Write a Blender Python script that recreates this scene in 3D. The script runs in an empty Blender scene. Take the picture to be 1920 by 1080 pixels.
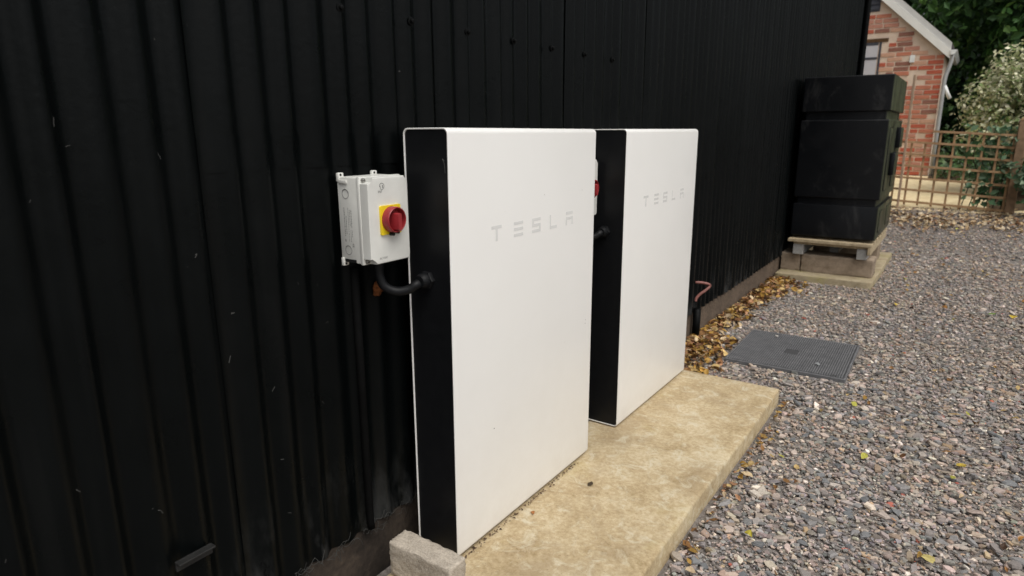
import bpy, bmesh, math, random
import numpy as np
from mathutils import Vector, Matrix

R = math.radians
rng = np.random.default_rng(7)
random.seed(7)
SC = bpy.context.scene
COL = SC.collection

# ------------------------------------------------------------------ camera, sky, sun, exposure
F_PX, PITCH, YAW, ROLL = 1216.63, 0.2373, 0.6044, -0.0051
cam_data = bpy.data.cameras.new("camera")
cam = bpy.data.objects.new("camera", cam_data)
COL.objects.link(cam)
SC.camera = cam
cam_data.sensor_width = 36.0
cam_data.lens = F_PX / 1920 * 36.0
cam_data.clip_start = 0.02
cam_data.clip_end = 800
hd = Vector((-math.sin(YAW), math.cos(YAW), 0)); rt = Vector((math.cos(YAW), math.sin(YAW), 0)); zz = Vector((0, 0, 1))
fw = hd * math.cos(PITCH) - zz * math.sin(PITCH); up = hd * math.sin(PITCH) + zz * math.cos(PITCH)
r2 = rt * math.cos(ROLL) + up * math.sin(ROLL); u2 = up * math.cos(ROLL) - rt * math.sin(ROLL)
m = Matrix((r2, u2, -fw)).transposed().to_4x4(); m.translation = Vector((1.2, 0, 1.2052))
cam.matrix_world = m
cam_data.dof.use_dof = True
cam_data.dof.focus_distance = 1.85
cam_data.dof.aperture_fstop = 4.6

world = bpy.data.worlds.new("World"); SC.world = world
world.use_nodes = True
wn = world.node_tree.nodes; wl = world.node_tree.links
wn.clear()
wo = wn.new("ShaderNodeOutputWorld"); bg = wn.new("ShaderNodeBackground"); sky = wn.new("ShaderNodeTexSky"); hs = wn.new("ShaderNodeHueSaturation")
sky.sky_type = 'NISHITA'; sky.sun_disc = False
SUN_EL, SUN_AZ = R(59), R(117)          # azimuth clockwise from +Y: the light comes off the open yard
sky.sun_elevation = SUN_EL; sky.sun_rotation = SUN_AZ
sky.air_density = 1.0; sky.dust_density = 4.0; sky.ozone_density = 1.0
hs.inputs['Saturation'].default_value = 0.22          # overcast: most of the blue is gone
bg.inputs['Strength'].default_value = 0.12
wl.new(sky.outputs[0], hs.inputs['Color']); wl.new(hs.outputs[0], bg.inputs['Color']); wl.new(bg.outputs[0], wo.inputs[0])

sun_d = bpy.data.lights.new("sun", 'SUN'); sun = bpy.data.objects.new("sun", sun_d); COL.objects.link(sun)
sun_d.energy = 1.35; sun_d.angle = R(45); sun_d.color = (1.0, 0.955, 0.88)
sdir = Vector((math.sin(SUN_AZ) * math.cos(SUN_EL), math.cos(SUN_AZ) * math.cos(SUN_EL), math.sin(SUN_EL)))
sun.rotation_euler = sdir.to_track_quat('Z', 'Y').to_euler()

SC.view_settings.view_transform = 'Standard'
SC.view_settings.look = 'None'
SC.view_settings.gamma = 1.0
SC.view_settings.use_curve_mapping = False
SC.view_settings.exposure = 0.25

# ------------------------------------------------------------------ helpers
def link(name, me, mat=None, parent=None, smooth=False):
    o = bpy.data.objects.new(name, me); COL.objects.link(o)
    if mat:
        me.materials.clear() if len(me.materials) else None
        me.materials.append(mat)
    if smooth:
        me.polygons.foreach_set("use_smooth", [True] * len(me.polygons))
    if parent: o.parent = parent
    return o

def tag(o, label=None, cat=None, group=None, kind=None):
    if label: o['label'] = label
    if cat: o['category'] = cat
    if group: o['group'] = group
    if kind: o['kind'] = kind
    return o

def thing(name, label, cat, loc=(0, 0, 0), group=None):
    o = bpy.data.objects.new(name, None); COL.objects.link(o)
    o.location = loc; o.empty_display_size = .05
    return tag(o, label, cat, group)

def child(o, parent):
    """parent keeping world coordinates for a mesh built in world space"""
    o.parent = parent
    o.matrix_parent_inverse = Matrix.Translation(-parent.location)
    return o

class MB:
    def __init__(s): s.bm = bmesh.new()
    def box(s, x0, x1, y0, y1, z0, z1, bev=0.0, seg=2, mat=None):
        r = bmesh.ops.create_cube(s.bm, size=1.0)
        M = Matrix.Translation(((x0+x1)/2, (y0+y1)/2, (z0+z1)/2)) @ Matrix.Diagonal((x1-x0, y1-y0, z1-z0, 1))
        if mat is not None: M = mat @ M
        bmesh.ops.transform(s.bm, matrix=M, verts=r['verts'])
        if bev > 0:
            es = list({e for v in r['verts'] for e in v.link_edges})
            bmesh.ops.bevel(s.bm, geom=es, offset=bev, segments=seg, profile=.5, affect='EDGES')
        return s
    def prism(s, pts, d, closed=True):
        """pts: 3D polygon, d: extrusion vector"""
        d = Vector(d)
        a = [s.bm.verts.new(p) for p in pts]; b = [s.bm.verts.new(Vector(p) + d) for p in pts]
        n = len(pts)
        s.bm.faces.new(a); s.bm.faces.new(b[::-1])
        for i in range(n): s.bm.faces.new((a[i], b[i], b[(i+1) % n], a[(i+1) % n])[::-1])
        return s
    def loft(s, rings, cap=True):
        rr = [[s.bm.verts.new(p) for p in r] for r in rings]
        n = len(rr[0])
        for a, b in zip(rr, rr[1:]):
            for i in range(n): s.bm.faces.new((a[i], a[(i+1) % n], b[(i+1) % n], b[i]))
        if cap:
            s.bm.faces.new(rr[0][::-1]); s.bm.faces.new(rr[-1])
        return s
    def tube(s, pts, rad, n=10, cap=True):
        pts = [Vector(p) for p in pts]
        rads = rad if isinstance(rad, (list, tuple)) else [rad] * len(pts)
        rings = []; prev = None
        for i, p in enumerate(pts):
            t = (pts[min(i+1, len(pts)-1)] - pts[max(i-1, 0)]).normalized()
            if prev is None:
                a = Vector((0, 0, 1)) if abs(t.z) < .9 else Vector((1, 0, 0))
                u = t.cross(a).normalized()
            else:
                u = (prev - t * prev.dot(t)).normalized()
            prev = u; v = t.cross(u)
            rings.append([p + (u * math.cos(2*math.pi*k/n) + v * math.sin(2*math.pi*k/n)) * rads[i] for k in range(n)])
        return s.loft(rings, cap)
    def lathe(s, prof, c, ax, n=32):
        """prof: (t, r) along axis ax from centre c"""
        ax = Vector(ax); a = Vector((0, 0, 1)) if abs(ax.z) < .9 else Vector((1, 0, 0))
        u = ax.cross(a).normalized(); v = ax.cross(u); c = Vector(c)
        return s.loft([[c + ax*t + (u*math.cos(2*math.pi*k/n) + v*math.sin(2*math.pi*k/n))*r for k in range(n)] for t, r in prof])
    def build(s, name, mat, parent=None, smooth=False, auto=None):
        bmesh.ops.recalc_face_normals(s.bm, faces=s.bm.faces[:])
        me = bpy.data.meshes.new(name); s.bm.to_mesh(me); s.bm.free()
        o = link(name, me, mat)
        if auto is not None:
            me.polygons.foreach_set("use_smooth", [True] * len(me.polygons))
            me.set_sharp_from_angle(angle=R(auto))
        elif smooth:
            me.polygons.foreach_set("use_smooth", [True] * len(me.polygons))
        if parent is not None: child(o, parent)
        return o

def smooth_path(pts, n=8):
    """Catmull-Rom through pts"""
    P = [Vector(p) for p in pts]; P = [P[0]*2 - P[1]] + P + [P[-1]*2 - P[-2]]
    out = []
    for i in range(1, len(P)-2):
        for k in range(n):
            t = k/n; a, b, c, d = P[i-1:i+3]
            out.append(.5*((2*b) + (c-a)*t + (2*a-5*b+4*c-d)*t*t + (3*b-a-3*c+d)*t**3))
    out.append(P[-2]); return out

def np_mesh(name, verts, polys_idx, poly_n, col=None):
    """fast mesh: verts (N,3), flat loop index array, loops per polygon array"""
    me = bpy.data.meshes.new(name)
    me.vertices.add(len(verts)); me.vertices.foreach_set("co", np.asarray(verts, np.float32).ravel())
    me.loops.add(len(polys_idx)); me.loops.foreach_set("vertex_index", np.asarray(polys_idx, np.int32))
    me.polygons.add(len(poly_n))
    st = np.concatenate([[0], np.cumsum(poly_n)[:-1]]).astype(np.int32)
    me.polygons.foreach_set("loop_start", st)
    me.update(calc_edges=True)
    if col is not None:
        a = me.color_attributes.new("tint", 'FLOAT_COLOR', 'POINT')
        c = np.ones((len(verts), 4), np.float32); c[:, :3] = col
        a.data.foreach_set("color", c.ravel())
    me.polygons.foreach_set('use_smooth', [False]*len(poly_n))
    me.validate()
    return me

# ------------------------------------------------------------------ materials
class NT:
    def __init__(s, name):
        s.m = bpy.data.materials.new(name); s.m.use_nodes = True
        s.t = s.m.node_tree; s.n = s.t.nodes; s.l = s.t.links
        s.b = s.n["Principled BSDF"]; s.tc = s.n.new("ShaderNodeTexCoord")
    def noise(s, scale, detail=4, rough=.55, vec=None, dist=0.0, sc=None):
        x = s.n.new("ShaderNodeTexNoise"); x.inputs['Scale'].default_value = scale; x.inputs['Detail'].default_value = detail
        x.inputs['Roughness'].default_value = rough; x.inputs['Distortion'].default_value = dist
        v = vec or s.tc.outputs['Object']
        if sc:
            mp = s.n.new("ShaderNodeMapping"); mp.inputs['Scale'].default_value = sc; s.l.new(v, mp.inputs[0]); v = mp.outputs[0]
        s.l.new(v, x.inputs['Vector']); return x.outputs['Fac']
    def ramp(s, fac, stops, interp='LINEAR'):
        x = s.n.new("ShaderNodeValToRGB"); e = x.color_ramp.elements; x.color_ramp.interpolation = interp
        while len(e) < len(stops): e.new(.5)
        for i, (p, c) in enumerate(stops):
            e[i].position = p; e[i].color = (c, c, c, 1) if isinstance(c, (int, float)) else (*c, 1)
        s.l.new(fac, x.inputs[0]); return x.outputs[0]
    def mix(s, f, a, b, mode='MIX'):
        x = s.n.new("ShaderNodeMix"); x.data_type = 'RGBA'; x.blend_type = mode
        for sock, v in ((x.inputs[0], f), (x.inputs[6], a), (x.inputs[7], b)):
            if isinstance(v, (int, float)): sock.default_value = v if sock == x.inputs[0] else (v, v, v, 1)
            elif isinstance(v, tuple): sock.default_value = (*v, 1)
            else: s.l.new(v, sock)
        return x.outputs[2]
    def bump(s, h, strength=.3, dist=.01):
        x = s.n.new("ShaderNodeBump"); x.inputs['Strength'].default_value = strength; x.inputs['Distance'].default_value = dist
        s.l.new(h, x.inputs['Height']); s.l.new(x.outputs[0], s.b.inputs['Normal']); return s
    def col(s, c):
        if isinstance(c, tuple): s.b.inputs['Base Color'].default_value = (*c, 1)
        else: s.l.new(c, s.b.inputs['Base Color'])
        return s
    def rough(s, r):
        if isinstance(r, (int, float)): s.b.inputs['Roughness'].default_value = r
        else: s.l.new(r, s.b.inputs['Roughness'])
        return s
    def spec(s, v): s.b.inputs['Specular IOR Level'].default_value = v; return s
    def attr(s, name):
        x = s.n.new("ShaderNodeAttribute"); x.attribute_name = name; return x.outputs['Color']

def simple(name, c, rough=.5, spec=.5, var=.12, scale=30, metal=0):
    t = NT(name)
    f = t.noise(scale, 5)
    lo = tuple(x*(1-var) for x in c); hi = tuple(x*(1+var) for x in c)
    t.col(t.ramp(f, [(.3, lo), (.7, hi)])).rough(rough).spec(spec)
    t.b.inputs['Metallic'].default_value = metal
    return t.m

M = {}
# black bitumen-painted sheeting with dust streaks, paint bloom and pale flecks of lint
t = NT("black_sheet_paint")
base = t.ramp(t.noise(2.2, 6, .6, sc=(1, 1, .25)), [(.3, (.0011, .0017, .0018)), (.75, (.0028, .0037, .0038))])
fl1 = t.ramp(t.noise(95, 3, .5, sc=(1, 1, .45)), [(.755, 0.0), (.80, 1.0)])
fl2 = t.ramp(t.noise(6, 2), [(.48, 0.0), (.66, .5)])
fleck = t.mix(1.0, fl1, fl2, 'MULTIPLY')
c = t.mix(fleck, base, (.16, .155, .145))
st = t.ramp(t.noise(14, 3, .6, sc=(1, 1, .05)), [(.60, 0.0), (.80, .22)])
c = t.mix(st, c, (.014, .014, .0135))
sx = t.n.new("ShaderNodeSeparateXYZ"); t.l.new(t.tc.outputs['Object'], sx.inputs[0])
low = t.ramp(sx.outputs['Z'], [(.16, .75), (.24, .30), (.42, .0)])
dst = t.mix(1.0, low, t.ramp(t.noise(9, 6, .7, sc=(1, 1, .35)), [(.50, 0.0), (.66, 1.0)]), 'MULTIPLY')
c = t.mix(dst, c, (.055, .056, .055))
t.col(c)
t.rough(t.ramp(t.noise(9, 5), [(.3, .24), (.7, .42)])).spec(.12)
t.bump(t.noise(60, 5, .6), .18, .004)
M['sheet'] = t.m
M['black_trim'] = simple("black_trim_paint", (.0028, .0031, .0031), .5, .09, .3, 20)
M['black_plastic'] = simple("black_plastic", (.0065, .007, .008), .48, .22, .2, 60)
M['side_black'] = simple("black_satin_side", (.0065, .007, .008), .42, .25, .15, 40)
t = NT("white_gloss_shell")
c = t.ramp(t.noise(1.6, 4, .6), [(.3, (.820, .812, .785)), (.7, (.855, .848, .822))])
sx = t.n.new("ShaderNodeSeparateXYZ"); t.l.new(t.tc.outputs['Object'], sx.inputs[0])
foot = t.ramp(sx.outputs['Z'], [(.06, .34), (.16, .14), (.55, .05), (1.0, .0)])  # soil splash low down; the long fade above paints in the light's fall-off
splash_shade = t.mix(1.0, foot, t.ramp(t.mix(.5, t.noise(16, 6, .75), t.noise(3, 4, .6, sc=(1, 1, .3))), [(.36, .25), (.64, 1.0)]), 'MULTIPLY')
c = t.mix(splash_shade, c, (.47, .41, .32))
dirt = t.ramp(t.noise(70, 2, .5), [(.80, 0.0), (.83, .6)])
t.col(t.mix(dirt, c, (.30, .28, .25))).rough(t.ramp(t.noise(12, 4), [(.3, .30), (.7, .40)])).spec(.45)
M['shell'] = t.m
M['logo'] = simple("pale_grey_logo", (.71, .71, .695), .25, .6, .04)
M['box'] = simple("light_grey_abs", (.67, .672, .635), .42, .45, .05, 25)
M['box_mark'] = simple("dark_print", (.12, .12, .115), .6, .3, .1)
M['box_faint'] = simple("faint_moulded_print", (.24, .24, .23), .6, .3, .05)
M['yellow'] = simple("yellow_plate", (.80, .60, .015), .38, .5, .06)
M['red'] = simple("red_knob", (.29, .022, .027), .42, .5, .12, 50)
M['dark_hole'] = simple("dark_recess", (.01, .01, .01), .8, .2)
M['screw'] = simple("zinc_screw", (.35, .34, .32), .4, .5, .2, 60, metal=.8)
M['foam'] = simple("rusty_foam", (.16, .055, .018), .9, .2, .6, 90)
M['copper'] = simple("dull_copper_pipe", (.25, .10, .082), .5, .5, .35, 60)
t = NT("tan_concrete")
f = t.mix(.55, t.noise(6, 8, .68), t.noise(70, 8, .80))
c = t.ramp(f, [(.36, (.27, .195, .100)), (.48, (.435, .338, .200)), (.60, (.575, .485, .330))])
stain = t.ramp(t.noise(2.6, 7, .72, dist=.8), [(.50, 0.0), (.64, .55)])
c = t.mix(stain, c, (.30, .225, .135))
pale = t.ramp(t.noise(15, 7, .75, dist=.8), [(.52, 0.0), (.66, .70)])
c = t.mix(pale, c, (.60, .55, .42))
moss = t.ramp(t.noise(3.1, 6, .7, dist=.4), [(.56, 0.0), (.72, .5)])
c = t.mix(moss, c, (.36, .275, .095))
pit = t.ramp(t.noise(210, 3, .6), [(.27, .75), (.36, 0.0)])
c = t.mix(pit, c, (.13, .10, .065))
t.col(c).rough(.88).spec(.25)
t.bump(t.mix(.5, t.noise(160, 6, .7), t.noise(25, 5)), .5, .006)
M['slab'] = t.m
t = NT("grey_concrete_block")
f = t.mix(.5, t.noise(30, 6, .65), t.noise(240, 4, .6))
c = t.ramp(f, [(.33, (.31, .27, .22)), (.66, (.60, .53, .44))])
t.col(c).rough(.9).spec(.2); t.bump(t.mix(.6, t.noise(260, 5, .7), t.noise(60, 5)), .8, .008)
M['block'] = t.m
t = NT("brown_plinth")
f = t.mix(.5, t.noise(7, 6, .7), t.noise(60, 5, .6))
c = t.ramp(f, [(.3, (.060, .046, .036)), (.7, (.185, .138, .100))])
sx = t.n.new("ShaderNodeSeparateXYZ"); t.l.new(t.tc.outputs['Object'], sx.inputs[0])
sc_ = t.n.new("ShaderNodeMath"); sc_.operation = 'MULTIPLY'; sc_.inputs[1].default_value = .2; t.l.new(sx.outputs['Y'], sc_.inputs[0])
near_shade = t.mix(1.0, t.ramp(sc_.outputs[0], [(.45, 1.0), (.60, 0.0)]), t.ramp(t.noise(5, 5, .7), [(.30, 1.0), (.66, .55)]), 'MULTIPLY')  # shade beside the units painted into the near stretch, broken up by noise
c = t.mix(near_shade, c, (.012, .011, .0105))
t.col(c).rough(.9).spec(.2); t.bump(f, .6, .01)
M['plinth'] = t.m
t = NT("gravel_bed")
f = t.mix(.5, t.noise(160, 4, .7), t.noise(60, 4, .6))
c = t.ramp(f, [(.3, (.13, .112, .098)), (.5, (.245, .218, .198)), (.7, (.37, .335, .31))])
big = t.ramp(t.noise(1.2, 4), [(.35, .75), (.65, 1.1)])
t.col(t.mix(1.0, c, big, 'MULTIPLY')).rough(.95).spec(.15); t.bump(f, 1.0, .012)
M['ground'] = t.m
t = NT("stone_chips")
a = t.attr("tint"); v = t.ramp(t.noise(150, 4, .6), [(.3, .82), (.7, 1.16)])
t.col(t.mix(1.0, a, v, 'MULTIPLY')).rough(.72).spec(.35)
M['stone'] = t.m
t = NT("dead_leaf")
a = t.attr("tint"); v = t.ramp(t.noise(70, 4, .6), [(.3, .7), (.7, 1.2)])
t.col(t.mix(1.0, a, v, 'MULTIPLY')).rough(.65).spec(.3)
M['leaf'] = t.m
t = NT("sand_path")
f = t.noise(9, 8, .7)
t.col(t.ramp(f, [(.3, (.68, .53, .29)), (.7, (.88, .75, .48))])).rough(.95); t.bump(t.noise(70, 5), .5, .01)
M['sand'] = t.m
M['soil'] = simple("leafy_soil", (.07, .05, .03), .95, .1, .5, 12)
t = NT("cover_iron")
f = t.noise(18, 6, .65)
t.col(t.ramp(f, [(.3, (.100, .101, .106)), (.7, (.165, .165, .170))])).rough(.62).spec(.4)
t.bump(t.noise(220, 4), .25, .002)
M['cover'] = t.m
M['cover_dark'] = simple("cover_keyway", (.062, .062, .064), .7, .3)
t = NT("black_tank_plastic")
f = t.noise(2.5, 6, .65)
c = t.ramp(f, [(.3, (.0035, .0042, .0052)), (.7, (.0070, .0076, .0090))])
alg = t.ramp(t.noise(5.5, 5, .65, sc=(1, 1, .35)), [(.36, .15), (.62, .85)])
sx = t.n.new("ShaderNodeSeparateXYZ"); ge = t.n.new("ShaderNodeNewGeometry"); t.l.new(ge.outputs['Normal'], sx.inputs[0])
side = t.ramp(sx.outputs['X'], [(.5, 0.0), (.9, 1.0)])
c = t.mix(t.mix(1.0, alg, side, 'MULTIPLY'), c, (.072, .082, .045))
dust = t.ramp(t.noise(7, 6, .72, sc=(1, 1, .5), dist=.5), [(.56, 0.0), (.74, .40)])
c = t.mix(dust, c, (.06, .06, .058))
t.col(c).rough(t.ramp(t.noise(6, 4), [(.3, .30), (.7, .46)])).spec(.22)
M['tank'] = t.m
t = NT("pallet_wood")
f = t.noise(22, 6, .7, sc=(1, 1, 1), dist=.5)
t.col(t.ramp(f, [(.3, (.28, .215, .130)), (.7, (.52, .43, .29))])).rough(.85).spec(.2); t.bump(f, .3, .004)
M['pallet'] = t.m
M['bearer'] = simple("grey_bearer_wood", (.33, .325, .31), .85, .2, .18, 50)
t = NT("mossy_paver")
f = t.noise(12, 6, .7)
c = t.ramp(f, [(.3, (.24, .19, .115)), (.7, (.44, .375, .26))])
c = t.mix(t.ramp(t.noise(6, 5, .7), [(.5, 0.0), (.68, .7)]), c, (.23, .20, .06))
t.col(c).rough(.9).spec(.2); t.bump(t.noise(90, 5), .5, .006)
M['paver'] = t.m
t = NT("brown_block")
f = t.noise(16, 6, .7)
t.col(t.ramp(f, [(.3, (.20, .155, .11)), (.7, (.36, .285, .215))])).rough(.92).spec(.2); t.bump(t.noise(110, 5), .6, .006)
M['brown_block'] = t.m
t = NT("lime_mortar")
f = t.noise(8, 6, .7)
t.col(t.ramp(f, [(.3, (.62, .47, .36)), (.7, (.78, .64, .52))])).rough(.95).spec(.15); t.bump(t.noise(120, 5), .4, .006)
M['mortar'] = t.m
for i, (lo, hi) in enumerate([((.40, .085, .050), (.54, .155, .095)), ((.46, .155, .095), (.58, .25, .165)), ((.52, .28, .19), (.66, .42, .30)),
                              ((.22, .095, .07), (.34, .17, .125)), ((.42, .17, .12), (.58, .31, .23))]):
    t = NT("fired_brick")
    f = t.mix(.5, t.noise(9, 5, .65), t.noise(45, 5, .7))
    t.col(t.ramp(f, [(.35, lo), (.65, hi)])).rough(.9).spec(.2); t.bump(t.noise(80, 5), .5, .005)
    M['brick%d' % i] = t.m
M['white_wood'] = simple("white_painted_board", (.80, .79, .74), .5, .4, .07, 5)
M['white_pvc'] = simple("white_plastic_pipe", (.78, .79, .77), .4, .5, .08, 8)
M['grey_pvc'] = simple("grey_plastic_pipe", (.40, .41, .41), .45, .5, .1, 8)
M['roof'] = simple("dark_roof_tile", (.07, .06, .06), .8, .3, .35, 7)
M['pane'] = NT("window_glass").col((.56, .55, .58)).rough(.25).spec(.6).m
M['dark_louvre'] = simple("slate_grey_shade", (.055, .058, .072), .5, .4, .2, 10)
M['oak'] = simple("brown_oak_lintel", (.10, .055, .025), .8, .2, .35, 12)
t = NT("trellis_wood")
f = t.noise(14, 6, .65, dist=.6)
t.col(t.ramp(f, [(.3, (.31, .185, .095)), (.7, (.50, .33, .185))])).rough(.85).spec(.2)
M['trellis'] = t.m
M['post'] = simple("greyed_post_wood", (.25, .165, .10), .85, .2, .3, 14)
M['pole'] = simple("bleached_pole", (.42, .30, .21), .85, .2, .15, 10)
t = NT("tree_leaf")
t.col(t.attr("tint")).rough(.45).spec(.35)
tr = t.n.new("ShaderNodeBsdfTranslucent"); t.l.new(t.attr("tint"), tr.inputs[0]); mx = t.n.new("ShaderNodeMixShader"); mx.inputs[0].default_value = .22
t.l.new(t.b.outputs[0], mx.inputs[1]); t.l.new(tr.outputs[0], mx.inputs[2]); t.l.new(mx.outputs[0], t.n["Material Output"].inputs[0])
M['foliage'] = t.m
M['bark'] = simple("dark_bark", (.045, .033, .024), .95, .1, .4, 8)
M['cobweb'] = simple("cobweb_lint", (.060, .060, .057), .95, .1)

# ------------------------------------------------------------------ ground
def smooth01(x): x = np.clip(x, 0, 1); return x*x*(3-2*x)
def g(x, y):
    """ground height: flat by the barn, rising gently from behind the tank towards the cottage"""
    y = np.asarray(y, float)
    r = np.where(y < 7.0, 0.0, np.where(y < 8.0, .0625*(y-7.0)**2*.75, .047 + .094*(y-8.0)))
    r = np.minimum(r, .47 + .02*np.clip(y-12.6, 0, 10))
    return r

xs = np.unique(np.concatenate([np.linspace(-160, -4, 14), np.linspace(-4, 6, 41), np.linspace(6, 160, 14)]))
ys = np.unique(np.concatenate([np.linspace(-160, -2, 12), np.linspace(-2, 16, 73), np.linspace(16, 220, 14)]))
X, Y = np.meshgrid(xs, ys, indexing='ij')
Zg = g(X, Y) - .012
V = np.stack([X, Y, Zg], -1).reshape(-1, 3); ny = len(ys)
idx = [(i*ny+j, (i+1)*ny+j, (i+1)*ny+j+1, i*ny+j+1) for i in range(len(xs)-1) for j in range(ny-1)]
me = np_mesh("ground", V, np.array(idx).ravel(), np.full(len(idx), 4))
go = link("ground", me, M['ground'], smooth=True); tag(go, kind='structure')

def sheet(name, x0, x1, y0, y1, dz, mat, nx=12, nyy=24, wob=.0):
    xs = np.linspace(x0, x1, nx); ys = np.linspace(y0, y1, nyy)
    X, Y = np.meshgrid(xs, ys, indexing='ij')
    ed = wob*np.sin(X*7.3)+wob*.6*np.sin(X*17+1)
    Yw = Y + ed*(1-(Y-y0)/(y1-y0))
    V = np.stack([X, Yw, g(X, Yw)-.012+dz], -1).reshape(-1, 3)
    idx = [(i*nyy+j, (i+1)*nyy+j, (i+1)*nyy+j+1, i*nyy+j+1) for i in range(nx-1) for j in range(nyy-1)]
    o = link(name, np_mesh(name, V, np.array(idx).ravel(), np.full(len(idx), 4)), mat, smooth=True)
    return tag(o, kind='structure')
sheet("sand_path", -3.0, 2.2, 9.72, 12.58, .005, M['sand'], 30, 24, .03)
sheet("soil", 1.5, 9.0, 9.9, 26, .010, M['soil'], 20, 40, .1)
sheet("soil", .72, 1.62, 12.2, 26, .014, M['soil'], 6, 40, .0)

# ------------------------------------------------------------------ the barn
PITCHW, AMP, Y0W = .0762, .009, .988
barn = thing("barn", "long black barn clad in painted corrugated sheets on a low brown plinth", "barn", (-3, 3, 0))
YA, YB = -2.6, 9.0
MB().box(-.12, -.0235, YA, YB, .170, 3.30).build("wall", M['black_trim'], barn)
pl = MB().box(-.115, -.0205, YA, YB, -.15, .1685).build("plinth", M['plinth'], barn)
MB().box(-6.0, -.03, YB, YB+.06, -.1, 3.30).build("end_wall", M['black_trim'], barn)
MB().box(-6.0, -.03, YA-.06, YA, -.1, 3.30).build("end_wall", M['black_trim'], barn)
MB().prism([(.09, YA-.1, 3.27), (.09, YA-.1, 3.33), (-6.2, YA-.1, 6.0), (-6.2, YA-.1, 5.93)], (0, YB-YA+.25, 0)).build("roof", M['black_trim'], barn)
MB().prism([(-6.2, YA-.1, 0), (-6.1, YA-.1, 0), (-6.1, YA-.1, 5.9), (-6.2, YA-.1, 5.9)], (0, YB-YA+.25, 0)).build("back_wall", M['black_trim'], barn)
# corner trim at the far end
MB().box(-.05, .012, YB-.035, YB+.075, .17, 3.26, .004).build("corner_trim", M['black_trim'], barn)
MB().tube([(.035, YB-.09, .3), (.035, YB-.09, 3.2)], .03, 12).build("rainwater_pipe", M['black_trim'], barn, auto=40)

def corrugated(name, ya, yb, z0, z1, xoff, tilt, seed):
    rs = np.random.default_rng(seed)
    n = int(round((yb-ya)/PITCHW*10))
    yy = np.linspace(ya, yb, n+1)
    zs = np.linspace(z0, z1, 13)
    ph = 2*math.pi*(yy-Y0W)/PITCHW
    a1, a2, a3 = rs.uniform(-1, 1, 3)
    P = []
    for z in zs:
        s = (z-z0)/(z1-z0)
        dent = .0016*np.sin(3.1*yy+a1*5+s*4*a2)*np.sin(math.pi*s*2+a3*4) + .0008*np.sin(23*yy+a2*9+s*11*a1)
        amp = AMP*(1+.10*np.sin(yy*5.3+a1*7+s*2.2*a2))
        amp = amp*(1+.16*np.sin(yy*41+1.3)+.10*np.sin(yy*67+.4))
        x = -AMP + amp*np.cos(ph+.10*np.sin(9*s*a3+yy*2)+.30*np.sin(yy*29)+.22*np.sin(yy*53+2)) + xoff + tilt*(1-(yy-ya)/(yb-ya)) + dent
        P.append(np.stack([x, yy, np.full_like(yy, z)], -1))
    P = np.array(P); k = n+1
    Vf = P.reshape(-1, 3); Vb = Vf - np.array([.0009, 0, 0]); V = np.concatenate([Vf, Vb]); o = len(Vf)
    F = []
    for i in range(len(zs)-1):
        for j in range(n):
            a, b, c, d = i*k+j, i*k+j+1, (i+1)*k+j+1, (i+1)*k+j
            F.append((a, b, c, d)); 
    for j in range(n):                                   # bottom and top lips
        F.append((j+1, j, o+j, o+j+1)); t0 = (len(zs)-1)*k
        F.append((t0+j, t0+j+1, o+t0+j+1, o+t0+j))
    for i in range(len(zs)-1):
        for e in (0, n):
            a, d = i*k+e, (i+1)*k+e
            F.append((a, d, o+d, o+a) if e == 0 else (d, a, o+a, o+d))
    me = np_mesh(name, V, np.array(F).ravel(), np.full(len(F), 4))
    ob = link(name, me, M['sheet'], smooth=True)
    me.set_sharp_from_angle(angle=R(50))
    return child(ob, barn)
COVER = PITCHW*9
for k in range(-5, 13):
    ya = .722 - PITCHW*.30 + COVER*k; yb = min(ya + COVER + PITCHW*.9, YB-.036)
    if ya > YB-.2 or ya < YA: continue
    if k < 0: corrugated("corrugated_sheet", ya, yb, .162, 3.27, -.0026 + .0004*(k % 2), .0022, 100+k)   # one long sheet
    else: corrugated("corrugated_sheet", ya, yb, .160 + .004*math.sin(k*2.1), 1.20, -.0019, .0026, 100+k)
for k in range(0, 13):
    ya = .722 - PITCHW*.30 + COVER*k; yb = min(ya + COVER + PITCHW*.9, YB-.036)
    if ya > YB-.2: break
    corrugated("corrugated_sheet", ya, yb, 1.128 + .003*math.sin(k*1.7), 3.27, 0.0, .0008, 200+k)
# domed roofing screws on their washers along the rail
for row_z, ks in ((1.475, range(-6, 7)), (2.75, range(-6, 7))):
    for k in ks:
        y = round((1.095 + .2286*k - Y0W)/PITCHW)*PITCHW + Y0W
        if row_z < 1 and k % 2: continue
        mb = MB()
        mb.lathe([(-.002, .0105), (.0012, .0105), (.0022, .006), (.008, .0055), (.0095, .003)], (.0022, y, row_z), (1, 0, 0), 10)
        o = mb.build("screw", M['black_trim'], barn, auto=40)
# small steel angle fixed low on the sheeting
MB().box(.003, .008, .545, .622, .352, .374, .001).box(.0085, .022, .545, .622, .370, .374, .001).build("steel_bracket", simple("dusty_steel", (.014, .014, .0135), .6, .4, .3, 40), barn)

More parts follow.
